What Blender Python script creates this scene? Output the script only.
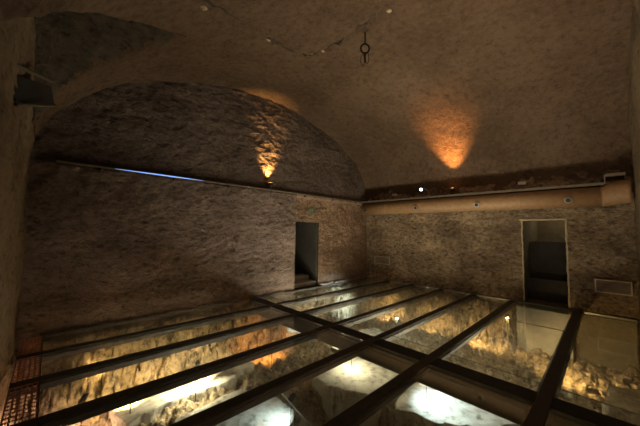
import bpy, bmesh, math, random
from mathutils import Vector, Matrix, noise, Euler

random.seed(11)
for _o in list(bpy.data.objects):
    bpy.data.objects.remove(_o)
S = bpy.context.scene
COL = S.collection

# ------------------------------------------------------------------ camera
YAW, PITCH, ROLL = math.radians(45.845), math.radians(3.657), math.radians(0.9015)
fwd0 = Vector((math.cos(YAW), math.sin(YAW), 0))
right0 = Vector((math.sin(YAW), -math.cos(YAW), 0))
fwd = (fwd0 * math.cos(PITCH) + Vector((0, 0, 1)) * math.sin(PITCH)).normalized()
up0 = right0.cross(fwd)
cr, sr = math.cos(ROLL), math.sin(ROLL)
right = right0 * cr + up0 * sr
up = up0 * cr - right0 * sr
cd = bpy.data.cameras.new('camera')
cam = bpy.data.objects.new('camera', cd)
COL.objects.link(cam)
M3 = Matrix((right, up, -fwd)).transposed()
cam.matrix_world = Matrix.Translation((0, 0, 1.7)) @ M3.to_4x4()
cd.sensor_width = 36
cd.lens = 36 * 278.06 / 640
cd.clip_start = 0.02
S.camera = cam

# ------------------------------------------------------------------ world, exposure
w = bpy.data.worlds.new('world')
S.world = w
w.use_nodes = True
w.node_tree.nodes['Background'].inputs[0].default_value = (0.02, 0.018, 0.015, 1)
w.node_tree.nodes['Background'].inputs[1].default_value = 1.0
S.view_settings.view_transform = 'Standard'
S.view_settings.look = 'None'
S.view_settings.gamma = 1
S.view_settings.use_curve_mapping = False
S.view_settings.exposure = 1.4

FILL_P, FILL_D = 155, 60          # watts of the added fill lights in the pit and on the right wall
WARM = (1.0, 0.66, 0.33)
GOLD = (1.0, 0.61, 0.24)
ORANGE = (1.0, 0.40, 0.10)
CREAM = (1.0, 0.84, 0.58)
COOL = (0.72, 0.90, 1.0)

# ------------------------------------------------------------------ materials
def new_mat(name):
    m = bpy.data.materials.new(name)
    m.use_nodes = True
    return m, m.node_tree, m.node_tree.nodes['Principled BSDF']


def simple(name, col, rough=0.6, metal=0.0, bump=0.0, bscale=60, emit=None, es=0.0, var=0.15):
    m, nt, b = new_mat(name)
    N = nt.nodes
    L = nt.links
    tc = N.new('ShaderNodeTexCoord')
    nz = N.new('ShaderNodeTexNoise')
    nz.inputs['Scale'].default_value = bscale * 0.2
    nz.inputs['Detail'].default_value = 5
    L.new(tc.outputs['Object'], nz.inputs['Vector'])
    rp = N.new('ShaderNodeValToRGB')
    rp.color_ramp.elements[0].position = 0.3
    rp.color_ramp.elements[1].position = 0.7
    rp.color_ramp.elements[0].color = tuple(c * (1 - var) for c in col) + (1,)
    rp.color_ramp.elements[1].color = tuple(min(1, c * (1 + var)) for c in col) + (1,)
    L.new(nz.outputs['Fac'], rp.inputs[0])
    L.new(rp.outputs[0], b.inputs['Base Color'])
    b.inputs['Roughness'].default_value = rough
    b.inputs['Metallic'].default_value = metal
    if bump:
        n2 = N.new('ShaderNodeTexNoise')
        n2.inputs['Scale'].default_value = bscale
        n2.inputs['Detail'].default_value = 6
        L.new(tc.outputs['Object'], n2.inputs['Vector'])
        bp = N.new('ShaderNodeBump')
        bp.inputs['Strength'].default_value = bump
        bp.inputs['Distance'].default_value = 0.02
        L.new(n2.outputs['Fac'], bp.inputs['Height'])
        L.new(bp.outputs[0], b.inputs['Normal'])
    if emit:
        b.inputs['Emission Color'].default_value = tuple(emit) + (1,)
        b.inputs['Emission Strength'].default_value = es
    return m


def rock(name, dark, mid, light, bump=0.8, dist=0.05, s1=0.9, s2=7.0, s3=26.0, stretch=(1, 1, 1.6), speck=0.25, split=None, pits=0.7):
    """rough tuff: large tone patches, medium grain, small pits"""
    m, nt, b = new_mat(name)
    N = nt.nodes
    L = nt.links
    tc = N.new('ShaderNodeTexCoord')
    mp = N.new('ShaderNodeMapping')
    mp.inputs['Scale'].default_value = stretch
    L.new(tc.outputs['Object'], mp.inputs['Vector'])

    def nz(sc, det, rough=0.6):
        n = N.new('ShaderNodeTexNoise')
        n.inputs['Scale'].default_value = sc
        n.inputs['Detail'].default_value = det
        n.inputs['Roughness'].default_value = rough
        L.new(mp.outputs[0], n.inputs['Vector'])
        return n
    a, c, g = nz(s1, 4), nz(s2, 8, 0.7), nz(s3, 6, 0.7)
    vo = N.new('ShaderNodeTexVoronoi')
    vo.inputs['Scale'].default_value = s3 * 0.8
    L.new(mp.outputs[0], vo.inputs['Vector'])

    def math_(op, x, y):
        q = N.new('ShaderNodeMath')
        q.operation = op
        for i, val in enumerate((x, y)):
            if isinstance(val, (int, float)):
                q.inputs[i].default_value = val
            else:
                L.new(val, q.inputs[i])
        return q.outputs[0]
    t = math_('ADD', math_('MULTIPLY', a.outputs['Fac'], 0.5), math_('MULTIPLY', c.outputs['Fac'], 0.5))
    rp = N.new('ShaderNodeValToRGB')
    e = rp.color_ramp.elements
    e[0].position, e[1].position = 0.40, 0.60
    e[0].color = dark + (1,)
    e[1].color = light + (1,)
    k = e.new(0.5)
    k.color = mid + (1,)
    L.new(t, rp.inputs[0])
    colour = rp.outputs[0]
    # pale grains and dark holes
    mr = N.new('ShaderNodeMapRange')
    mr.inputs[1].default_value, mr.inputs[2].default_value = 0.58, 0.72
    mr.inputs[3].default_value, mr.inputs[4].default_value = 0.0, speck
    L.new(g.outputs['Fac'], mr.inputs[0])
    mx = N.new('ShaderNodeMixRGB')
    L.new(mr.outputs[0], mx.inputs[0])
    L.new(colour, mx.inputs[1])
    mx.inputs[2].default_value = tuple(min(1, x * 1.7) for x in light) + (1,)
    mr2 = N.new('ShaderNodeMapRange')
    mr2.inputs[1].default_value, mr2.inputs[2].default_value = 0.34, 0.45
    mr2.inputs[3].default_value, mr2.inputs[4].default_value = pits, 0.0
    L.new(c.outputs['Fac'], mr2.inputs[0])
    mx2 = N.new('ShaderNodeMixRGB')
    L.new(mr2.outputs[0], mx2.inputs[0])
    L.new(mx.outputs[0], mx2.inputs[1])
    mx2.inputs[2].default_value = tuple(x * 0.35 for x in dark) + (1,)
    out = mx2.outputs[0]
    if split:                       # a tan stretch beyond the edge of a pier
        sep = N.new('ShaderNodeSeparateXYZ')
        L.new(tc.outputs['Object'], sep.inputs[0])
        ms = N.new('ShaderNodeMapRange')
        ms.inputs[1].default_value, ms.inputs[2].default_value = split[0], split[0] + 0.05
        ms.inputs[3].default_value, ms.inputs[4].default_value = 0, 0.7
        L.new(sep.outputs[0], ms.inputs[0])
        zz = N.new('ShaderNodeMapRange')
        zz.inputs[1].default_value, zz.inputs[2].default_value = split[1], split[1] + 0.06
        zz.inputs[3].default_value, zz.inputs[4].default_value = 1, 0
        L.new(sep.outputs[2], zz.inputs[0])
        m3 = N.new('ShaderNodeMixRGB')
        L.new(math_('MULTIPLY', ms.outputs[0], zz.outputs[0]), m3.inputs[0])
        L.new(out, m3.inputs[1])
        m4 = N.new('ShaderNodeMixRGB')
        m4.blend_type = 'MULTIPLY'
        m4.inputs[0].default_value = 1
        L.new(out, m4.inputs[1])
        m4.inputs[2].default_value = split[2] + (1,)
        L.new(m4.outputs[0], m3.inputs[2])
        out = m3.outputs[0]
    L.new(out, b.inputs['Base Color'])
    b.inputs['Roughness'].default_value = 0.95
    b.inputs['Specular IOR Level'].default_value = 0.15
    hgt = math_('ADD', math_('ADD', math_('MULTIPLY', c.outputs['Fac'], 0.65), math_('MULTIPLY', g.outputs['Fac'], 0.6)),
                math_('MULTIPLY', vo.outputs['Distance'], 0.22))
    bp = N.new('ShaderNodeBump')
    bp.inputs['Strength'].default_value = bump
    bp.inputs['Distance'].default_value = dist
    L.new(hgt, bp.inputs['Height'])
    L.new(bp.outputs[0], b.inputs['Normal'])
    return m


def glass_mat():
    m = bpy.data.materials.new('floor glass')
    m.use_nodes = True
    nt = m.node_tree
    N = nt.nodes
    L = nt.links
    N.remove(N['Principled BSDF'])
    tr = N.new('ShaderNodeBsdfTransparent')
    tr.inputs[0].default_value = (0.90, 0.94, 0.91, 1)
    gl = N.new('ShaderNodeBsdfGlossy')
    gl.inputs['Roughness'].default_value = 0.03
    gl.inputs[0].default_value = (0.9, 0.95, 0.93, 1)
    df = N.new('ShaderNodeBsdfDiffuse')
    df.inputs[0].default_value = (0.42, 0.40, 0.34, 1)
    fr = N.new('ShaderNodeFresnel')
    geo = N.new('ShaderNodeNewGeometry')
    ior = N.new('ShaderNodeMapRange')       # same reflectance on the way in and on the way out of the pane
    ior.inputs[3].default_value, ior.inputs[4].default_value = 1.5, 1 / 1.5
    L.new(geo.outputs['Backfacing'], ior.inputs[0])
    L.new(ior.outputs[0], fr.inputs['IOR'])
    mx = N.new('ShaderNodeMixShader')
    L.new(fr.outputs[0], mx.inputs[0])
    L.new(tr.outputs[0], mx.inputs[1])
    L.new(gl.outputs[0], mx.inputs[2])
    # thin film of dust
    nz = N.new('ShaderNodeTexNoise')
    nz.inputs['Scale'].default_value = 2.2
    nz.inputs['Detail'].default_value = 6
    tc = N.new('ShaderNodeTexCoord')
    L.new(tc.outputs['Object'], nz.inputs['Vector'])
    mr = N.new('ShaderNodeMapRange')
    mr.inputs[1].default_value, mr.inputs[2].default_value = 0.35, 0.75
    mr.inputs[3].default_value, mr.inputs[4].default_value = 0.05, 0.12
    L.new(nz.outputs['Fac'], mr.inputs[0])
    m2 = N.new('ShaderNodeMixShader')
    L.new(mr.outputs[0], m2.inputs[0])
    L.new(mx.outputs[0], m2.inputs[1])
    L.new(df.outputs[0], m2.inputs[2])
    L.new(m2.outputs[0], N['Material Output'].inputs[0])
    return m


MAT = dict(
    wall_left=rock('tuff of left wall', (0.19, 0.142, 0.120), (0.26, 0.198, 0.168), (0.37, 0.285, 0.245), pits=.6, bump=1.0, dist=0.10, s2=10, s3=32, speck=.4,
                   split=(5.17, 2.7, (1.25, 1.05, 0.72))),
    lunette=rock('darker tuff of lunette', (0.115, 0.085, 0.068), (0.17, 0.128, 0.105), (0.24, 0.182, 0.15), pits=.5, bump=1.0, dist=0.11, s2=13, s3=40, speck=.35),
    wall_back=rock('tuff of back wall', (0.19, 0.138, 0.09), (0.33, 0.245, 0.16), (0.60, 0.45, 0.295), pits=.8, bump=1.0, dist=0.11, s2=9, s3=30),
    vault=rock('plastered tuff vault', (0.120, 0.079, 0.050), (0.164, 0.109, 0.071), (0.208, 0.141, 0.093), pits=.30, bump=1.0, dist=0.11, s1=0.6, s2=9,
               s3=30, stretch=(1, 1, 1), speck=0.2),
    dark_rock=rock('deep brown tuff', (0.055, 0.046, 0.036), (0.085, 0.070, 0.054), (0.12, 0.098, 0.075), bump=0.8, dist=0.05),
    side=rock('side wall plaster', (0.13, 0.094, 0.06), (0.17, 0.125, 0.08), (0.21, 0.157, 0.10), bump=0.5, dist=0.03),
    ground=rock('excavated ground', (0.20, 0.15, 0.10), (0.42, 0.33, 0.21), (0.66, 0.52, 0.34), pits=.9, bump=1.0, dist=0.08, s1=1.4, s2=11, s3=34,
                stretch=(1, 1, 1), speck=0.6),
    stone=rock('rubble stone', (0.34, 0.26, 0.17), (0.5, 0.4, 0.26), (0.66, 0.55, 0.38), bump=0.8, dist=0.03, s1=3, s2=14, s3=50, stretch=(1, 1, 1)),
    plaster=rock('pale mortar', (0.50, 0.46, 0.38), (0.66, 0.61, 0.51), (0.78, 0.74, 0.64), bump=0.5, dist=0.02, s1=2, s2=8, s3=40,
                 stretch=(1, 1, 1), speck=0.2),
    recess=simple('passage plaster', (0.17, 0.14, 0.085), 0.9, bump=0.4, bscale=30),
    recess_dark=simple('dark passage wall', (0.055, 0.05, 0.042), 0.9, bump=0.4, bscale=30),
    threshold=simple('grey threshold stone', (0.46, 0.44, 0.38), 0.7, bump=0.3, bscale=25),
    jamb=simple('pale plaster edge', (0.50, 0.40, 0.26), 0.9, bump=0.6, bscale=40),
    steel=simple('dark bronze painted steel', (0.098, 0.097, 0.092), 0.85, 0.0, bump=0.05, bscale=50),
    dark_steel=simple('blackened steel', (0.028, 0.030, 0.030), 0.8, 0.0, bump=0.05, bscale=50),
    edge=simple('brushed steel edge', (0.30, 0.28, 0.24), 0.4, 0.7),
    duct=simple('tan painted duct', (0.31, 0.185, 0.092), 0.55, 0.0, bump=0.05),
    tray=simple('galvanised tray', (0.15, 0.118, 0.085), 0.6, 0.2),
    iron=simple('old iron', (0.012, 0.011, 0.010), 0.7, 0.6),
    black=simple('black enamel', (0.015, 0.015, 0.016), 0.5),
    chrome=simple('bright metal', (0.55, 0.53, 0.50), 0.3, 0.9),
    white=simple('white plastic', (0.82, 0.76, 0.66), 0.5),
    grate=simple('copper coloured grating', (0.42, 0.20, 0.12), 0.55, 0.3),
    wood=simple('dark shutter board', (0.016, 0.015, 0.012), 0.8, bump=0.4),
    woodedge=simple('worn frame edge', (0.09, 0.07, 0.048), 0.8),
    vent=simple('beige vent grille', (0.27, 0.21, 0.155), 0.6),
    ventframe=simple('pale vent frame', (0.48, 0.40, 0.31), 0.6),
    sign=simple('sign plate', (0.14, 0.12, 0.08), 0.5),
    green=simple('green sign figure', (0.02, 0.20, 0.07), 0.5, emit=(0.10, 0.55, 0.20), es=0.05),
    seal=simple('dark sealant', (0.02, 0.02, 0.018), 0.6),
    cable=simple('pale cable', (0.55, 0.55, 0.52), 0.5),
    glass=glass_mat(),
)
MAT['steel'].node_tree.nodes['Principled BSDF'].inputs['Specular IOR Level'].default_value = 0.15


def emit_mat(name, col, s):
    return simple(name, tuple(min(1, c) for c in col), 0.4, emit=col, es=s, var=0.02)


# ------------------------------------------------------------------ mesh helpers
def obj(name, bm, mat, parent=None, smooth=False, bevel=0.0):
    me = bpy.data.meshes.new(name)
    bmesh.ops.recalc_face_normals(bm, faces=bm.faces)
    bm.to_mesh(me)
    bm.free()
    me.materials.append(MAT[mat] if isinstance(mat, str) else mat)
    o = bpy.data.objects.new(name, me)
    COL.objects.link(o)
    if smooth:
        for p in me.polygons:
            p.use_smooth = True
    if parent is not None:
        o.parent = parent
    if bevel:
        md = o.modifiers.new('bevel', 'BEVEL')
        md.width = bevel
        md.segments = 2
    return o


def tag(o, label=None, cat=None, group=None, kind=None):
    if label:
        o['label'] = label
    if cat:
        o['category'] = cat
    if group:
        o['group'] = group
    if kind:
        o['kind'] = kind
    return o


def thing(name, label, cat, loc=(0, 0, 0), rot=(0, 0, 0), group=None):
    o = bpy.data.objects.new(name, None)
    COL.objects.link(o)
    o.location = loc
    o.rotation_euler = rot
    return tag(o, label, cat, group)


def box(bm, lo, hi):
    r = bmesh.ops.create_cube(bm, size=1)
    for v in r['verts']:
        v.co = Vector([lo[i] + (v.co[i] + 0.5) * (hi[i] - lo[i]) for i in range(3)])
    return r['verts']


def B(lo, hi):
    bm = bmesh.new()
    box(bm, lo, hi)
    return bm


def tube(bm, pts, r, n=10, closed=False):
    pts = [Vector(p) for p in pts]
    rings = []
    m = len(pts)
    prev = None
    for i, p in enumerate(pts):
        if closed:
            d = pts[(i + 1) % m] - pts[i - 1]
        else:
            d = pts[min(i + 1, m - 1)] - pts[max(i - 1, 0)]
        d.normalize()
        if prev is None:
            a = d.orthogonal().normalized()
        else:
            a = (prev - d * prev.dot(d)).normalized()
        prev = a
        b = d.cross(a)
        rr = r[i] if isinstance(r, (list, tuple)) else r
        rings.append([bm.verts.new(p + (a * math.cos(t) + b * math.sin(t)) * rr) for t in [2 * math.pi * k / n for k in range(n)]])
    for i in range(m if closed else m - 1):
        A, C = rings[i], rings[(i + 1) % m]
        for k in range(n):
            bm.faces.new((A[k], A[(k + 1) % n], C[(k + 1) % n], C[k]))
    if not closed:
        bm.faces.new(rings[0])
        bm.faces.new(rings[-1][::-1])
    return bm


def ss(a, b, x):
    t = max(0.0, min(1.0, (x - a) / (b - a)))
    return t * t * (3 - 2 * t)


def fbm(p, o=4, H=0.8):
    return noise.fractal(p, H, 2.0, o)


# room measures (x runs along the left wall, y along the back wall)
XB, YA, XC, YD = 8.65, 6.26, -0.27, -0.42
U0, UA, Z0, ZR = 4.2, 4.47, 2.75, 2.5


def rough_disp(p, amp):
    q = Vector((p.x * 1.0, p.y * 1.0, p.z * 1.5))
    return amp * (0.6 * fbm(q * 0.9, 3) + 0.55 * fbm(q * 3.1 + Vector((7, 3, 1)), 4) + 0.42 * fbm(q * 8 + Vector((1, 9, 4)), 3))


def grid_wall(name, mat, fn, ra, rb, na, nb, hole=None):
    bm = bmesh.new()
    vs = []
    for i in range(na + 1):
        a = ra[0] + (ra[1] - ra[0]) * i / na
        vs.append([])
        for j in range(nb + 1):
            vs[-1].append(bm.verts.new(fn(a, rb[0] + (rb[1] - rb[0]) * j / nb)))
    for i in range(na):
        for j in range(nb):
            if hole:
                a = ra[0] + (ra[1] - ra[0]) * (i + .5) / na
                b = rb[0] + (rb[1] - rb[0]) * (j + .5) / nb
                if hole(a, b):
                    continue
            bm.faces.new((vs[i][j], vs[i + 1][j], vs[i + 1][j + 1], vs[i][j + 1]))
    o = obj(name, bm, mat, smooth=True)
    tag(o, kind='structure')
    return o


# ------------------------------------------------------------------ large structure
DA = (5.19, 6.12, 0.0, 1.96)      # doorway in the left wall: x0 x1 z0 z1
DB = (0.65, 1.50, 0.0, 2.06)     # doorway in the back wall: y0 y1 z0 z1


def wallA(u, z):
    p = Vector((u, YA, z))
    d = rough_disp(p, 0.05)
    # lunette above the rail lies a little back, the stretch beyond the pier too
    back = 0.05 * ss(2.72, 2.80, z) + 0.10 * ss(5.10, 5.16, u) * (1 - ss(2.66, 2.74, z))
    if DA[0] - .12 < u < DA[1] + .12 and z < DA[3] + .12:
        d *= 0.3
    return Vector((u, YA + back + d, z))


def wallB(v, z):
    p = Vector((XB, v, z))
    d = rough_disp(p, 0.055)
    if DB[0] - .12 < v < DB[1] + .12 and z < DB[3] + .12:
        d *= 0.3
    return Vector((XB + d, v, z))


wl = grid_wall('wall_left', 'wall_left', wallA, (XC - .1, XB + .1), (-1.3, 5.6), 330, 250,
          lambda u, z: DA[0] < u < DA[1] and DA[2] < z < DA[3])
wl.data.materials.append(MAT['lunette'])  # wall above the rail takes a darker tone
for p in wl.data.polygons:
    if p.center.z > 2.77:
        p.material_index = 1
grid_wall('wall_back', 'wall_back', wallB, (YD - .1, YA + .15), (-1.3, 4.2), 250, 205,
          lambda v, z: DB[0] < v < DB[1] and DB[2] < z < DB[3])
grid_wall('wall_right', 'side', lambda u, z: Vector((u, YD - rough_disp(Vector((u, YD, z)), 0.03) + 0.02 * max(0, z - 2.8), z)),
          (XC - .1, XB + .1), (-1.3, 5.6), 150, 110)
grid_wall('wall_near', 'side', lambda v, z: Vector((XC - rough_disp(Vector((XC, v, z)), 0.04), v, z)),
          (YD - .1, YA + .15), (-1.3, 5.2), 130, 120)


def lunette(v):
    return 4.72 - (1.25 * (v - 4.5) if v > 4.5 else 0.90 * (4.5 - v))


def seam_d(px, py, pts):
    best = 9
    for (ax, ay), (bx, by) in zip(pts, pts[1:]):
        dx, dy = bx - ax, by - ay
        t = max(0, min(1, ((px - ax) * dx + (py - ay) * dy) / (dx * dx + dy * dy)))
        best = min(best, math.hypot(px - ax - t * dx, py - ay - t * dy))
    return best


SEAM = [(0.9, 3.38), (1.48, 3.67), (2.46, 4.08), (3.2, 4.17), (3.66, 4.08), (3.75, 3.3), (3.69, 2.66), (3.5, 2.2), (3.2, 1.6)]


def vault(t, v):
    a = math.pi * (1 - t)
    u = U0 + UA * math.cos(a)
    z = Z0 + ZR * math.sin(a)
    n = Vector((math.cos(a) / UA, 0, math.sin(a) / ZR)).normalized()
    p = Vector((u, v, z))
    d = 0.05 * fbm(p * 0.7, 3) + 0.022 * fbm(p * 3.0, 4) + 0.010 * fbm(p * 10, 3)
    wob = 0.10 * fbm(p * 3.5 + Vector((5, 5, 5)), 3)
    q = seam_d(u + wob, v + wob, SEAM)
    if z > 4.2:
        d += 0.05 * math.exp(-(q / 0.05) ** 2)
    p = p + n * d
    if u < 1.6:
        zl = lunette(v) + 0.02 * fbm(p * 3, 3)
        if zl > p.z:
            p.z = zl
    return p


ceil = grid_wall('ceiling', 'vault', vault, (0, 1), (YD - .15, YA + .35), 300, 230)
ceil.data.materials.append(MAT['dark_rock'])  # ragged patch of the vault over the near wall set darker
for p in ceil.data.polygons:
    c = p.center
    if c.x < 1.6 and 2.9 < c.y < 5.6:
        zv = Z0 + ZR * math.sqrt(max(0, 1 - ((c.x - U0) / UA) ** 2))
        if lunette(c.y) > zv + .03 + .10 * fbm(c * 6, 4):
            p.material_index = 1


# old crack in the vault with a few pale bits of mortar along it
bm = bmesh.new()
bm2 = bmesh.new()


def on_vault(u, v):
    return Vector((u, v, Z0 + ZR * math.sqrt(max(0, 1 - ((u - U0) / UA) ** 2))))


def vault_near(u, v):
    """point of the rough vault surface above (u, v)"""
    t = 1 - math.acos(max(-1, min(1, (u - U0) / UA))) / math.pi
    return vault(t, v)


run = []
for (ax, ay), (bx, by) in zip(SEAM, SEAM[1:]):
    m = max(2, int(math.hypot(bx - ax, by - ay) / .06))
    for k in range(m):
        u, v = ax + (bx - ax) * k / m, ay + (by - ay) * k / m
        jit = Vector((u, v, 2))
        u += .07 * fbm(jit * 3, 3)
        v += .07 * fbm(jit * 3 + Vector((8, 8, 8)), 3)
        keep = noise.noise(jit * 2.1) > -.28
        if keep:
            run.append(vault_near(u, v) + Vector((0, 0, .008)))
        if not keep or len(run) > 60:
            if len(run) > 2:
                tube(bm, run, [max(.006, .022 * (1 + fbm(q * 6, 3))) for q in run], 6)
            run = []
if len(run) > 2:
    tube(bm, run, [max(.006, .022 * (1 + fbm(q * 6, 3))) for q in run], 6)
tag(obj('trim_8', bm, 'dark_rock', smooth=True), kind='structure')
for (u, v) in ((1.35, 3.72), (2.66, 4.14), (3.62, 4.05), (3.76, 3.85), (3.70, 2.3)):
    c = vault_near(u, v)
    a = bmesh.ops.create_icosphere(bm2, subdivisions=2, radius=1)
    for q in a['verts']:
        n_ = .038 * (1 + .7 * noise.noise(q.co * 2 + c))
        q.co = c + Vector((q.co.x * n_ * 1.3, q.co.y * n_, q.co.z * .018))
tag(obj('trim_9', bm2, 'stone', smooth=True), kind='structure')


# excavated ground below the glass
def ground(u, v):
    p = Vector((u, v, 0.0))
    n1 = fbm(p * 0.8 + Vector((3, 1, 0)), 4)
    n2 = fbm(p * 3.2, 4)
    n3 = fbm(p * 9.0, 4)
    n4 = noise.turbulence(p * 5, 3, False)
    h = -1.02 + 0.08 * n1 + 0.07 * n2 + 0.035 * n3 + 0.07 * n4
    d = noise.voronoi(p * 6.0 + Vector((n2, n1, 0)) * .6)[0]
    chunk = min(.5, d[1] - d[0]) - .25
    h += 0.16 * chunk
    # deep dark cut in front of the middle slabs
    h -= 0.7 * ss(0.75, 0.35, math.hypot((u - 2.7) * 0.8, (v - 2.6)) - 0.25)
    wob = 0.16 * n2 + 0.10 * n3 + .22 * chunk
    s = ss(5.55, 6.22, v + wob)
    sb = ss(7.85, 8.58, u + wob) * ss(1.50, 1.75, v)
    k = max(s, sb)
    h = h * (1 - k) + (-0.14 + 0.04 * n2) * k
    h += (0.05 * n3 + 0.04 * n2) * k
    q = Vector((u, v, h)) * 1.0
    e = .075 * fbm(q * 5 + Vector((4, 4, 4)), 3) + .055 * fbm(q * 15, 3)
    ec = noise.voronoi(q * 8)[0]
    e += .10 * (min(.5, ec[1] - ec[0]) - .2)
    return Vector((u - e * sb, v - e * s, min(h + .3 * e * (1 - k), -0.09)))


grid_wall('floor', 'ground', ground, (XC - .02, XB + .02), (YD - .02, YA + .02), 480, 360)

# doorways: deep plastered passages
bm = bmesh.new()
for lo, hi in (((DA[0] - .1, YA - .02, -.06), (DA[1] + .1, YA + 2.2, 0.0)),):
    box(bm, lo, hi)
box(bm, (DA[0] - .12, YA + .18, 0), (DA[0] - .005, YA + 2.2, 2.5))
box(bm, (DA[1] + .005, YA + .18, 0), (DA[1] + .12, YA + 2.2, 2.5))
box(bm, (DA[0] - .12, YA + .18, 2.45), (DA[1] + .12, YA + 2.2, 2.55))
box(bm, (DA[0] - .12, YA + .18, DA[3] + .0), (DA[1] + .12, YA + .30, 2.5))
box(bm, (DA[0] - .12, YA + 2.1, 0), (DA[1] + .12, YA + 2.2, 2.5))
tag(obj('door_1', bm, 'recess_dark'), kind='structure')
bm = bmesh.new()
box(bm, (DA[0] + .01, YA + .16, 0.005), (DA[1] - .01, YA + .5, 0.13))
box(bm, (DA[0] + .01, YA + .5, 0.005), (DA[1] - .01, YA + .85, 0.27))
tag(obj('trim_1', bm, 'threshold', bevel=.01), kind='structure')

bm = bmesh.new()
box(bm, (XB + .05, DB[0] - .15, -.08), (XB + 2.6, DB[1] + .15, 0))
box(bm, (XB + .06, DB[0] - .12, 0), (XB + 2.6, DB[0] - .005, 2.6))
box(bm, (XB + .06, DB[1] + .005, 0), (XB + 2.6, DB[1] + .12, 2.6))
box(bm, (XB + .06, DB[0] - .12, 2.55), (XB + 2.6, DB[1] + .12, 2.65))
box(bm, (XB + .06, DB[0] - .12, DB[3] + .0), (XB + .2, DB[1] + .12, 2.6))
box(bm, (XB + 2.5, DB[0] - .12, 0), (XB + 2.6, DB[1] + .12, 2.6))
tag(obj('door_2', bm, 'recess'), kind='structure')
bm = bmesh.new()
box(bm, (XB + .9, DB[0] + .0, 0), (XB + 1.0, DB[1] - .0, 1.50))
box(bm, (XB + .55, DB[0] + .0, 0), (XB + .9, DB[1] - .0, 0.55))
tag(obj('trim_2', bm, 'recess_dark', bevel=.01), kind='structure')
# pale plaster edges round the back doorway
bm = bmesh.new()


def ragged(p0, p1, w, n, seed):
    d = (Vector(p1) - Vector(p0))
    pts = []
    for i in range(n + 1):
        q = Vector(p0) + d * i / n
        pts.append(q + Vector((0, .014 * fbm(q * 6 + Vector((seed, 0, 0)), 3), .008 * fbm(q * 7 + Vector((0, seed, 0)), 3))))
    tube(bm, pts, [w * (1 + .5 * fbm(q * 9, 3)) for q in pts], 7)


ragged((XB + .0, DB[0] + .0, 0.02), (XB + .0, DB[0] + .0, DB[3]), .022, 40, 1)
ragged((XB + .0, DB[1] + .0, 0.02), (XB + .0, DB[1] + .0, DB[3]), .018, 40, 4)
ragged((XB + .0, DB[0], DB[3]), (XB + .0, DB[1] + .05, DB[3]), .024, 20, 7)
tag(obj('trim_3', bm, 'jamb', smooth=True), kind='structure')
# grey stone step and facing below the back doorway
bm = bmesh.new()
box(bm, (XB - .36, DB[0] - .06, -.42), (XB - .03, DB[1] + .1, -.05))
box(bm, (XB - .40, DB[0] - .06, -1.2), (XB - .03, DB[1] + .1, -.421))
tag(obj('trim_4', bm, 'threshold', bevel=.012), kind='structure')
# plaster facing of the pit under the right end of the back wall
bm = bmesh.new()
box(bm, (XB - .12, YD + .06, -1.05), (XB - .05, DB[0] - .14, -.05))
tag(obj('trim_5', bm, 'recess', bevel=.01), kind='structure')
# metal floor edge along the walls
bm = bmesh.new()
box(bm, (XB - .075, YD + .05, -.035), (XB - .055, YA - .06, 0.004))
tag(obj('trim_6', bm, 'edge'), kind='structure')
bm = bmesh.new()
box(bm, (0.0, YA - .075, -.035), (XB - .08, YA - .055, 0.002))
tag(obj('trim_7', bm, 'steel'), kind='structure')

def passage_fill_lamp(loc, label, pw):  # added fill lamp above the lintel, out of view, to brighten the passage
    t = thing('passage_fill_lamp', label, 'lamp', loc)
    bm = bmesh.new()
    tube(bm, [(0, 0, 0), (0, 0, -.03)], [.06, .06], 16)
    obj('base', bm, 'white', t)
    bm = bmesh.new()
    tube(bm, [(0, 0, -.031), (0, 0, -.06), (0, 0, -.08)], [.055, .05, .02], 16)
    obj('shade', bm, emit_mat('passage fill lamp shade', (1, .8, .5), .5), t)
    ld = bpy.data.lights.new('bulb', 'POINT')
    ld.energy = pw
    ld.color = (1.0, .82, .58)
    ld.shadow_soft_size = .05
    o = bpy.data.objects.new('bulb', ld)
    COL.objects.link(o)
    o.parent = t
    o.location = (0, 0, -.14)


passage_fill_lamp((5.58, YA + .36, 2.45), 'added fill lamp inside the left doorway passage', .45)
passage_fill_lamp((XB + 1.7, .72, 2.55), 'added fill lamp inside the back doorway passage', 3.5)

# ------------------------------------------------------------------ steel beams and glass floor
BV = [5.434, 4.548, 3.600, 2.701, 1.795, 0.575]
BW, BD = 0.125, 0.11
names = ['first long dark steel floor beam out from the left wall', 'second long dark steel floor beam out from the left wall',
         'third long dark steel floor beam out from the left wall', 'fourth long dark steel floor beam out from the left wall',
         'dark steel floor beam reaching the back wall just left of its doorway',
         'dark steel floor beam reaching the back wall at the right jamb of its doorway']
XN, XF = XC + .06, XB - .08
CB0, CB1 = 3.645, 3.894
for v, lb in zip(BV, names):
    t = thing('floor_beam', lb, 'beam', (XN, v - BW, 0), group='long floor beams')
    ln = XF - XN
    obj('web', B((0, 0, -BD), (ln, BW, 0.0)), 'steel', t, bevel=.004)
    for s in (0, 1):
        obj('flange', B((0, (-.028 if s == 0 else BW), -.045), (ln, (0 if s == 0 else BW + .028), -.032)), 'steel', t)
t = thing('cross_beam', 'broad dark steel beam crossing under all the long floor beams', 'beam', (CB0, YD + .06, -.30))
obj('web', B((0, 0, 0), (CB1 - CB0, YA - YD - .14, .185)), 'dark_steel', t, bevel=.004)
gaps = [(YA - .08, BV[0])] + [(BV[i] - BW, BV[i + 1]) for i in range(5)] + [(BV[5] - BW, YD + .05)]
for i, (hi, lo) in enumerate(gaps):
    if hi - lo > .05:
        obj('infill_plate', B((0, lo - YD - .06 + .006, .187), (CB1 - CB0, hi - YD - .06 - .006, .297)), 'dark_steel', t, bevel=.003)

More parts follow.
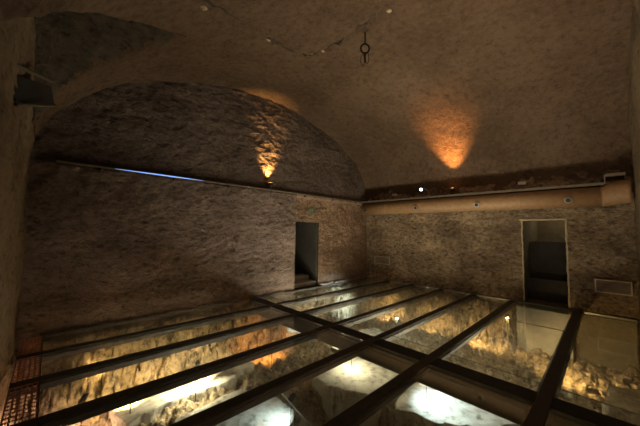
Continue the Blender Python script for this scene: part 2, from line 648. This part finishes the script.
place_far = ['against the left wall in front of its doorway', 'in the second bay beyond the cross beam',
             'in the third bay beyond the cross beam', 'in the fourth bay beyond the cross beam',
             'in the fifth bay beyond the cross beam', 'in front of the back doorway',
             'below the framed vent at the right end of the back wall']
place_near = ['against the near end of the left wall', 'in the second bay before the cross beam',
              'in the third bay before the cross beam', 'in the fourth bay over the ragged cream slab',
              'over the cream slab with the small lamp', 'over the bright bluish pool of light',
              'at the right wall on the near side of the cross beam']
for i, (hi, lo) in enumerate(gaps):
    for far in (0, 1):
        a, b = ((0.03, CB0 - .004), (CB1 + .004, XF - .004))[far]
        if i == 6 and not far:
            pass
        t = thing('glass_panel', 'clear glass floor panel ' + (place_far if far else place_near)[i], 'glass panel',
                  (a, lo + .004, -.031), group='glass floor panels')
        obj('pane', B((0, 0, 0), (b - a, hi - lo - .008, .024)), 'glass', t)
        sx = .24 if far else b - a - .10
        obj('joint', B((sx, .005, .0245), (sx + .012, hi - lo - .013, .0262)), 'seal', t)

# metal grating along the near wall, one panel in each bay
gl = ['in the corner by the left wall', 'between the first and second beams', 'between the second and third beams',
      'between the third and fourth beams']
for i in range(4):
    hi, lo = gaps[i]
    t = thing('floor_grating', 'copper coloured mesh floor grating ' + gl[i] + ' at the left edge', 'grating', (XN, lo + .004, -.031), group='floor gratings')
    W, H = 0.03 - XN - .012, hi - lo - .008
    bm = bmesh.new()
    n = max(3, int(H / .075))
    for k in range(n + 1):
        y = k * (H - .016) / n
        box(bm, (0, y, .020), (W, y + .016, .026))
    for k in range(6):
        x = k * (W - .014) / 5
        box(bm, (x, 0, .014), (x + .014, H, .020))
    obj('mesh', bm, 'grate', t)
    obj('frame', B((W, 0, 0), (W + .008, H, .027)), 'steel', t)


# ------------------------------------------------------------------ things below the glass
def gz(u, v):
    return ground(u, v).z


def slab(name, label, pts, z, th, mat='plaster', cat='slab'):
    cx = sum(p[0] for p in pts) / len(pts)
    cy = sum(p[1] for p in pts) / len(pts)
    bm = bmesh.new()
    ring = []
    n = len(pts)
    for i in range(n):
        a, b = Vector(pts[i]), Vector(pts[(i + 1) % n])
        m = max(3, int((b - a).length / .05))
        for k in range(m):
            q = a + (b - a) * k / m
            p3 = Vector((q.x, q.y, z))
            q = q + Vector((fbm(p3 * 5, 4), fbm(p3 * 5 + Vector((9, 2, 0)), 4))) * .055
            ring.append(q)
    rows = []
    for f, dz in ((1.0, -th), (1.0, -.03), (.975, 0), (.8, .004), (.55, 0), (.25, .006)):
        row = []
        for q in ring:
            x, y = cx + (q.x - cx) * f, cy + (q.y - cy) * f
            row.append(bm.verts.new((x - cx, y - cy, z + dz + (.018 * fbm(Vector((x, y, 0)) * 4, 4) if dz > -.1 else 0))))
        rows.append(row)
    for A, C in zip(rows, rows[1:]):
        for k in range(len(ring)):
            k2 = (k + 1) % len(ring)
            bm.faces.new((A[k], A[k2], C[k2], C[k]))
    bm.faces.new(rows[-1])
    bm.faces.new(rows[0][::-1])
    o = obj(name, bm, mat, smooth=False)
    o.location = (cx, cy, 0)
    return tag(o, label, cat)


slab('mortar_slab', 'ragged cream mortar slab under the glass of the fourth bay near the left wall', [(0.75, 5.05), (1.35, 5.35), (2.9, 5.35), (3.05, 4.85),
     (2.3, 4.55), (1.4, 4.62), (.85, 4.5)], -.88, .25)
slab('mortar_slab', 'cream mortar slab with a small lamp on it, near side of the cross beam', [(3.35, 3.55), (4.3, 3.95), (5.0, 3.1), (4.5, 2.35), (3.75, 2.5), (3.45, 3.0)], -.80, .6)
slab('mortar_slab', 'pale mortar slab lit bluish white at the bottom of the picture', [(3.75, 2.25), (4.5, 2.45), (5.0, 1.5), (4.75, .85), (4.2, 1.2), (3.85, 1.7)], -.84, .35)
slab('mortar_slab', 'small white mortar slab far under the second and third beams', [(4.35, 5.6), (4.75, 5.95), (5.1, 5.5), (4.95, 4.85), (4.65, 5.0)], -.80, .3)
slab('mortar_slab', 'tan mortar slab beyond the cross beam in the fourth bay', [(5.0, 4.4), (5.5, 4.6), (6.3, 4.35), (6.2, 3.85), (5.4, 3.75)], -.82, .3)
slab('mortar_bed', 'smooth grey mortar bed beside the pale cable in the fifth bay', [(1.35, 4.25), (2.2, 4.35), (2.75, 4.1), (2.7, 3.3), (2.35, 2.9), (1.5, 3.2)], -.93, .2)
slab('stone_block', 'pale squared stone block by the right wall under the last bay', [(5.6, .1), (6.4, .05), (6.5, -.3), (5.6, -.3)], -.62, .5, 'stone', 'stone block')


# loose rubble, each stone a thing of its own
def stone_mesh(k):
    bm = bmesh.new()
    bmesh.ops.create_icosphere(bm, subdivisions=3, radius=1)
    off = Vector((k * 3.7, k * 1.3, 0))
    for v in bm.verts:
        d = 1 + .28 * fbm(v.co * 1.1 + off, 3) + .12 * noise.noise(v.co * 3.5 + off)
        c = v.co * d
        # chipped flat faces
        for ax in range(3):
            c[ax] = max(-.66, min(.66, c[ax]))
        v.co = c
    me = bpy.data.meshes.new('rubble_stone')
    bm.to_mesh(me)
    bm.free()
    me.materials.append(MAT['stone'])
    return me


SM = [stone_mesh(k) for k in range(7)]
PLACED = [(6.0, -.1, .5)] + [(p[0], p[1], .09) for p in ((7.9, 1.72), (6.7, .35), (6.6, 3.95), (7.45, 4.15), (7.3, 3.15), (7.2, 2.25), (7.0, .8), (3.3, 5.05), (1.9, 5.4), (.9, 5.15))]
zones = [  # x0 x1 y0 y1 n size label
    (6.2, 8.2, -.3, .5, 60, (.03, .08), 'loose tan rubble stone under the glass at the right wall'),
    (6.0, 8.1, .65, 1.7, 50, (.03, .085), 'loose tan rubble stone under the glass before the back doorway'),
    (6.6, 8.3, 1.9, 2.6, 26, (.03, .08), 'loose tan rubble stone beneath the glass left of the back doorway'),
    (6.4, 8.4, 2.8, 4.5, 34, (.03, .08), 'loose tan rubble stone beneath the glass at the middle of the back wall'),
    (3.3, 4.6, 5.5, 6.1, 30, (.03, .08), 'orange lit rubble stone beneath the glass beside the left wall doorway'),
    (0.5, 3.2, 5.4, 6.1, 80, (.03, .075), 'gold lit rubble stone beneath the glass along the left wall'),
]
for (x0, x1, y0, y1, n, (s0, s1), lb) in zones:
    for k in range(n):
        for _try in range(40):
            x, y, s = random.uniform(x0, x1), random.uniform(y0, y1), random.uniform(s0, s1)
            if all(math.hypot(x - a, y - b) > 1.35 * (s + c) for a, b, c in PLACED):
                break
        else:
            continue
        PLACED.append((x, y, s))
        o = bpy.data.objects.new('rubble_stone', SM[random.randrange(7)])
        COL.objects.link(o)
        o.scale = (s * random.uniform(.8, 1.3), s, s * random.uniform(.6, .9))
        o.rotation_euler = (random.uniform(-.3, .3), random.uniform(-.3, .3), random.uniform(0, 6.28))
        o.location = (x, y, min(gz(x, y) + s * .35, -.2))
        tag(o, lb, 'stone', lb.replace('loose ', '').replace('stone', 'stones'))


# pit lamps
def light(name, typ, col, power, parent, loc=(0, 0, 0), aim=None, size=80, blend=.6, rad=.03):
    ld = bpy.data.lights.new(name, typ)
    ld.color = col
    ld.energy = power
    ld.shadow_soft_size = rad
    if typ == 'SPOT':
        ld.spot_size = math.radians(size)
        ld.spot_blend = blend
    o = bpy.data.objects.new(name, ld)
    COL.objects.link(o)
    o.parent = parent
    o.location = loc
    if aim is not None:
        o.rotation_euler = Vector(aim).to_track_quat('-Z', 'Y').to_euler()
    return o


def pit_lamp(pos, label, col, power, aim, size=120, glow=6, hgt=None, head=.035):
    """small spotlight on a stake: base, stem, housing, lens; pos = lamp head"""
    x, y, z = pos
    g = gz(x, y)
    g = min(g, z - .06)
    t = thing('pit_lamp', label, 'lamp', (x, y, g))
    hz = z - g
    bm = bmesh.new()
    bmesh.ops.create_cone(bm, cap_ends=True, segments=16, radius1=.05, radius2=.045, depth=.02, matrix=Matrix.Translation((0, 0, .01)))
    obj('base', bm, 'black', t)
    obj('stem', tube(bmesh.new(), [(0, 0, .018), (0, 0, hz)], .006, 8), 'black', t)
    a = Vector(aim).normalized()
    q = a.to_track_quat('Z', 'Y').to_matrix().to_4x4()
    bm = bmesh.new()
    prof = [(-.07, .0), (-.07, head * .7), (-.03, head), (.03, head), (.03, head * .85), (.015, head * .8)]
    n = 16
    rings = []
    for zz, r in prof:
        rings.append([bm.verts.new((max(r, 1e-4) * math.cos(k * 2 * math.pi / n), max(r, 1e-4) * math.sin(k * 2 * math.pi / n), zz)) for k in range(n)])
    for A, C in zip(rings, rings[1:]):
        for k in range(n):
            bm.faces.new((A[k], A[(k + 1) % n], C[(k + 1) % n], C[k]))
    M = Matrix.Translation((0, 0, hz)) @ q
    bm.transform(M)
    obj('housing', bm, 'black', t, smooth=True)
    bm = bmesh.new()
    bmesh.ops.create_uvsphere(bm, u_segments=14, v_segments=8, radius=head * .78)
    for v in bm.verts:
        v.co.z = v.co.z * .45 + .018
    bm.transform(M)
    obj('lens', bm, emit_mat('lens glow', col, glow), t, smooth=True)
    light('lamp light', 'SPOT', col, power, t, Vector((0, 0, hz)) + a * .05, a, size, .7)
    return t


PL = [
    # pos, label, colour, power, aim, cone, glow
    ((0.95, 4.71, -.62), 'pit lamp aimed at the foot of the left wall near its near end', GOLD, 52, (.1, 1, -.48), 100, 8),
    ((2.0, 4.71, -.62), 'pit lamp aimed at the foot of the left wall, second from the near end', GOLD, 36, (.1, 1, -.45), 100, 8),
    ((1.8, 4.60, -.45), 'pit lamp over the ragged cream slab in the fourth bay', CREAM, 45, (.0, .45, -1), 165, 8),
    ((3.3, 4.71, -.60), 'orange pit lamp aimed at rubble before the left doorway', ORANGE, 45, (.35, 1, -.45), 105, 6),
    ((4.17, 5.78, -.40), 'small white pit lamp standing before the left doorway', CREAM, 5, (-.6, -.7, -.1), 150, 30),
    ((5.1, 5.35, -.45), 'white pit lamp over the small far slab', COOL, 30, (-.4, .1, -1), 120, 10),
    ((5.25, 5.40, -.40), 'white pit lamp among stones beyond the left doorway', CREAM, 9, (-.3, -.7, -.1), 150, 25),
    ((6.7, 5.15, -.40), 'cool pit lamp aimed at the stone face under the left doorway', COOL, 60, (.0, 1, -.2), 100, 8),
    ((4.10, 3.34, -.45), 'white lamp standing on the cream slab past the dark cut', CREAM, 10, (0, -.2, -1), 165, 40),
    ((2.53, 3.12, -.62), 'bluish lamp beside the pale cable in the fifth bay', COOL, 8, (-.45, .15, -.6), 165, 40),
    ((4.3, 2.02, -.38), 'cool lamp over the pale slab at the bottom of the picture', COOL, 20, (.05, -.5, -1), 130, 8),
    ((6.82, 4.0, -.60), 'bluish pit lamp in the fourth bay beyond the cross beam', COOL, 8, (-.75, -.45, -.2), 140, 40),
    ((7.35, 4.66, -.62), 'gold pit lamp aimed at the back wall foot below the left vent', GOLD, 32, (1, .45, -.42), 105, 8),
    ((7.3, 3.48, -.62), 'gold pit lamp aimed at the middle of the back wall foot', GOLD, 30, (1, .05, -.42), 105, 8),
    ((7.2, 2.28, -.60), 'gold pit lamp aimed at the back wall foot left of its doorway', GOLD, 36, (1, -.1, -.42), 105, 8),
    ((8.0, 1.73, -.30), 'white pit lamp on a stake before the back doorway', GOLD, 16, (-.7, -.2, -.4), 150, 30),
    ((6.6, .75, -.55), 'gold pit lamp aimed along the rubble at the right wall', GOLD, 42, (.9, -.35, -.45), 120, 8),
    ((0.42, 4.62, -.45), 'warm pit lamp by the gratings at the left edge', (1, .58, .38), 70, (-.5, 0, -1), 165, 3),
    ((0.75, 5.80, -.60), 'gold pit lamp in the first bay at the near end of the left wall', GOLD, 9, (-.2, .6, -.2), 165, 3),
    ((5.15, 2.3, -.55), 'warm pit lamp aimed across the fifth bay beyond the cross beam', CREAM, 14, (.8, 0, -.6), 150, 8),
]
for p, lb, c, pw, aim, cone, glow in PL:
    pit_lamp(p, lb, c, pw, aim, cone, glow)

# added fill lights on the pit floor that light the vault from below
for (x, y, lb) in ((5.25, 5.15, 'added fill light on the pit floor below the left end of the cross beam'),
                   (5.25, 3.3, 'added fill light on the pit floor below the middle of the cross beam'),
                   (5.25, 1.2, 'added fill light on the pit floor below the right end of the cross beam'),
                   (4.75, 2.3, 'added fill light on the pit floor behind the cream slab with the small lamp'),
                   (4.95, 4.4, 'added fill light on the pit floor beside the tan mortar slab'),
                   (1.7, 4.02, 'added fill light on the pit floor below the fourth long beam')):
    g = gz(x, y)
    t = thing('pit_fill_light', lb, 'lamp', (x, y, g), group='added pit fill lights')
    obj('base', B((-.12, -.10, -.02), (.12, .10, .02)), 'black', t)
    obj('housing', B((-.16, -.11, .02), (.16, .11, .09)), 'black', t, bevel=.01)
    obj('lens', B((-.14, -.09, .0905), (.14, .09, .094)), emit_mat('fill lens', CREAM, .5), t)
    light('flood light', 'SPOT', (1.0, .80, .60), FILL_P * (.5 if x < 2 else 1.0), t, (0, 0, .12), (0, 0, 1), 165, .8, .20)

# cables lying in the pit
CABLE = [(2.50 - .18 * k / 10, 3.33 - 1.03 * k / 10, -.60 - .015 * math.sin(k * .35)) for k in range(11)]
o = obj('lamp_cable', tube(bmesh.new(), CABLE, .009, 8), 'cable', smooth=True)
tag(o, 'pale cable running past the bluish lamp in the fifth bay', 'cable')
bm = bmesh.new()
tube(bm, [(7.9 + .02 * k, 1.72 + .12 * math.sin(k * .9), -.42 - .06 * k) for k in range(8)], .007, 8)
tag(obj('lamp_cable', bm, 'cable', smooth=True), 'pale cable curling under the lamp before the back doorway', 'cable')

# ------------------------------------------------------------------ duct, tray and lamps on the back wall
DX, DZ, DR = XB - .33, 2.515, 0.21
t = thing('air_duct', 'tan round air duct running along the back wall', 'duct', (DX, 0, DZ))
obj('pipe', tube(bmesh.new(), [(0, YA - .06, 0), (0, 4, 0), (0, 2, 0), (0, .02, 0)], DR, 28), 'duct', t, smooth=True)
bm = bmesh.new()
pts = []
rad = []
for k in range(9):
    a = k / 8
    pts.append((-.02 - .03 * a, 0.02 - .40 * a, .07 * ss(0, .7, a)))
    rad.append(DR + .03 * ss(0, .5, a))
tube(bm, pts, rad, 28)
obj('elbow', bm, 'duct', t, smooth=True)
for v in (5.2, 4.0, 2.75, 1.45, .02):
    bm = bmesh.new()
    tube(bm, [(0, v - .02, 0), (0, v + .02, 0)], DR + .008, 28)
    obj('joint_band', bm, 'duct', t, smooth=False)
for v in (6.02, 4.10, 2.38, 0.56):
    bm = bmesh.new()
    c = Vector((-DR * .92, v, -.055))
    d = Vector((-1, 0, -.25)).normalized()
    tube(bm, [c, c + d * .05], [.072, .066], 16)
    nz_ = obj('nozzle', bm, 'chrome', t, smooth=False)
    bm = bmesh.new()
    tube(bm, [c + d * .0505, c + d * .054], .046, 16)
    obj('nozzle_mouth', bm, 'black', nz_)
t = thing('cable_tray', 'thin grey metal tray on brackets just above the air duct', 'tray', (XB - .09, 0, 2.745))
obj('plate', B((-.44, .0, 0), (0.0, YA - .08, .015)), 'tray', t)
obj('lip', B((-.45, .0, -.012), (-.44, YA - .08, .042)), 'tray', t)
obj('raised_plate', B((-.46, -.30, .17), (0.0, -.02, .185)), 'tray', t)
obj('raised_lip', B((-.47, -.30, .15), (-.46, -.02, .21)), 'tray', t)
obj('riser', B((-.45, -.02, .0), (0.0, 0.0, .20)), 'tray', t)
for v in (5.6, 4.4, 3.2, 2.0, .8):
    obj('bracket', B((-.03, v, -.06), (0.06, v + .03, 0)), 'tray', t)
TZ = 2.7605


def wall_box(v, label, w_=.17):
    t = thing('junction_box', label, 'box', (XB - .10, v, 2.95))
    obj('body', B((0, -w_ / 2, 0), (.12, w_ / 2, .085)), 'white', t, bevel=.008)
    obj('lid', B((-.008, -w_ / 2 + .012, .012), (0, w_ / 2 - .012, .073)), 'white', t)
    return t


wall_box(1.46, 'small white junction box on the wall above the back doorway')
wall_box(5.12, 'small white junction box on the wall near the left wall corner', .15)


def uplight(loc, rotz, label, col, power, aim, cone, soft=.02, blend=.6, post=0.0):
    """yoke-mounted flood: base, yoke arms, housing, lens"""
    t = thing('uplight', label, 'lamp', loc, (0, 0, rotz), 'uplights')
    if post:
        obj('post', B((-.03, -.03, -post), (.03, .03, 0)), 'black', t)
    obj('base', B((-.06, -.05, 0), (.06, .05, .015)), 'black', t, bevel=.003)
    for s in (-1, 1):
        obj('yoke_arm', B((-.012, s * .062 - .004, .0), (.012, s * .062 + .004, .11)), 'black', t)
    bm = bmesh.new()
    tube(bm, [(0, 0, .03), (0, 0, .06), (0, 0, .15)], [.035, .055, .058], 18)
    h_ = obj('housing', bm, 'black', t, smooth=False)
    bm = bmesh.new()
    tube(bm, [(0, 0, .1505), (0, 0, .154)], .048, 18)
    obj('lens', bm, emit_mat('uplight lens', col, 4), t)
    light('flood light', 'SPOT', col, power, t, (0, 0, .165), aim, cone, blend, soft)
    return t


uplight((4.14, YA - .10, 2.795), -math.pi / 2, 'black uplight on the rail throwing an orange glow on the lunette', (1.0, .52, .14), 150, (-.30, 0, 1), 62, blend=1)
uplight((XB - .22, 3.12, TZ + .10), math.pi, 'black uplight on the tray throwing an orange glow up the back wall', (1.0, .40, .10), 300, (.47, .13, 1), 58, blend=1, post=.10)
for x, pw in ((3.2, FILL_D),):  # added fill uplight out of view, brightens vault and back wall
    uplight((x, YD + .12, 2.9), math.pi / 5, 'added fill uplight high on the right wall ' + ('near the middle of the room' if x > 4 else 'close behind the camera'), (1.0, .72, .48), pw, (1.3, 0, 1), 150, .1)


t = thing('led_projector', 'small projector with a bluish white lens on the tray', 'lamp', (XB - .36, 3.98, TZ))
obj('base', B((-.04, -.04, 0), (.04, .04, .012)), 'black', t)
obj('arm', tube(bmesh.new(), [(0, -.24, .0), (0, -.23, .12), (0, -.17, .24), (0, -.07, .31), (0, 0, .29)], .011, 8), 'chrome', t, smooth=True)
obj('stem', tube(bmesh.new(), [(.02, 0, .01), (.02, 0, .26)], .012, 8), 'black', t)
bm = bmesh.new()
tube(bm, [(.09, .02, .30), (-.05, -.0, .27)], [.05, .06], 14)
obj('housing', bm, 'black', t)
bm = bmesh.new()
tube(bm, [(-.0505, 0, .27), (-.058, 0, .268)], .042, 14)
obj('lens', bm, emit_mat('projector lens', (.55, .78, 1.0), 5), t)

# ------------------------------------------------------------------ rail on the left wall
t = thing('wall_rail', 'thin metal rail along the left wall with a blue lit stretch', 'rail', (0, YA - .045, 2.75))
obj('bar', B((.02, -.03, 0), (8.3, .03, .03)), 'tray', t, bevel=.004)
obj('shelf', B((.02, .0, .031), (8.3, .09, .042)), 'steel', t)
for x in (.6, 1.8, 3.0, 4.2, 5.4, 6.6, 7.8):
    obj('bracket', B((x, -.02, -.06), (x + .03, .06, 0)), 'steel', t)
gleam = emit_mat('blue rail gleam', (.22, .42, 1.0), 0.42)
obj('blue_gleam', tube(bmesh.new(), [(.8 + .16 * k, -.033, .016) for k in range(11)], [.002 + .009 * math.sin(math.pi * k / 10) for k in range(11)], 8), gleam, t)  # blue gleam on the rail put in as a tapered glowing tube

# exit sign above the left doorway
t = thing('exit_sign', 'small green exit sign above the left doorway', 'sign', (5.80, YA + .055, 2.21))
obj('plate', B((-.13, .04, 0), (.13, .06, .17)), 'sign', t)
for a, b in (((-.105, .05), (-.085, .15)), ((-.04, .02), (-.01, .15)), ((.03, .02), (.055, .15)), ((.055, .06), (.09, .085))):
    bm = bmesh.new()
    box(bm, (a[0], .033, a[1]), (b[0], .039, b[1]))
    obj('figure', bm, 'green', t)


# vents on the back wall
def vent(v0, v1, z0, z1, label):
    t = thing('wall_vent', label, 'vent', (XB - .05, (v0 + v1) / 2, z0), group='wall vents')
    W, H = v1 - v0, z1 - z0
    bm = bmesh.new()
    f = .022
    box(bm, (-.02, -W / 2, 0), (.06, W / 2, f))
    box(bm, (-.02, -W / 2, H - f), (.06, W / 2, H))
    box(bm, (-.02, -W / 2, f), (.06, -W / 2 + f, H - f))
    box(bm, (-.02, W / 2 - f, f), (.06, W / 2, H - f))
    obj('frame', bm, 'ventframe', t)
    bm = bmesh.new()
    n = int((H - 2 * f) / .022)
    for k in range(n):
        z = f + (H - 2 * f) * k / n
        vs = box(bm, (-.008, -W / 2 + f, z), (.03, W / 2 - f, z + .014))
    obj('louvres', bm, 'vent', t)
    return t


vent(-.33, .22, .47, .75, 'framed rectangular vent at the right end of the back wall')
vent(5.30, 5.95, .55, .82, 'faint rectangular vent at the left end of the back wall')

# iron ring hanging from the vault
CXr, CYr, CZr = 3.86, 2.89, 5.20
t = thing('ceiling_ring', 'old iron ring with wire loops hanging from the vault', 'ring', (CXr, CYr, CZr))
obj('rod', tube(bmesh.new(), [(0, 0, .06), (0.005, 0, -.08), (0, 0, -.17)], .013, 8), 'iron', t)
rdir = Vector((right0.x, right0.y, 0))
rd = [rdir * (.075 * math.cos(2 * math.pi * k / 24)) + Vector((0, 0, -.245 + .085 * math.sin(2 * math.pi * k / 24))) for k in range(24)]
obj('ring', tube(bmesh.new(), rd, .015, 8, True), 'iron', t, smooth=True)
obj('pin', tube(bmesh.new(), [(0, 0, -.32), (.0, 0, -.42), (rdir * .01 + Vector((0, 0, -.50)))], [.016, .018, .010], 8), 'iron', t)
for s, dz, hh in ((-1, -.46, .11), (1, -.42, .10)):
    lp = [rdir * (s * .04 + .032 * math.cos(2 * math.pi * k / 20)) + Vector((0, 0, dz + hh * math.sin(2 * math.pi * k / 20))) for k in range(20)]
    obj('wire_loop', tube(bmesh.new(), lp, .006, 6, True), 'iron', t, smooth=True)

# dark shutter below the small vault over the near wall
def ray(px, py, y):
    """point of the shutter seen at a measured spot, at wall distance y"""
    d = fwd * 278.06 + right * (px - 320) - up * (py - 213)
    return Vector((0, 0, 1.7)) + d * (y / d.y)


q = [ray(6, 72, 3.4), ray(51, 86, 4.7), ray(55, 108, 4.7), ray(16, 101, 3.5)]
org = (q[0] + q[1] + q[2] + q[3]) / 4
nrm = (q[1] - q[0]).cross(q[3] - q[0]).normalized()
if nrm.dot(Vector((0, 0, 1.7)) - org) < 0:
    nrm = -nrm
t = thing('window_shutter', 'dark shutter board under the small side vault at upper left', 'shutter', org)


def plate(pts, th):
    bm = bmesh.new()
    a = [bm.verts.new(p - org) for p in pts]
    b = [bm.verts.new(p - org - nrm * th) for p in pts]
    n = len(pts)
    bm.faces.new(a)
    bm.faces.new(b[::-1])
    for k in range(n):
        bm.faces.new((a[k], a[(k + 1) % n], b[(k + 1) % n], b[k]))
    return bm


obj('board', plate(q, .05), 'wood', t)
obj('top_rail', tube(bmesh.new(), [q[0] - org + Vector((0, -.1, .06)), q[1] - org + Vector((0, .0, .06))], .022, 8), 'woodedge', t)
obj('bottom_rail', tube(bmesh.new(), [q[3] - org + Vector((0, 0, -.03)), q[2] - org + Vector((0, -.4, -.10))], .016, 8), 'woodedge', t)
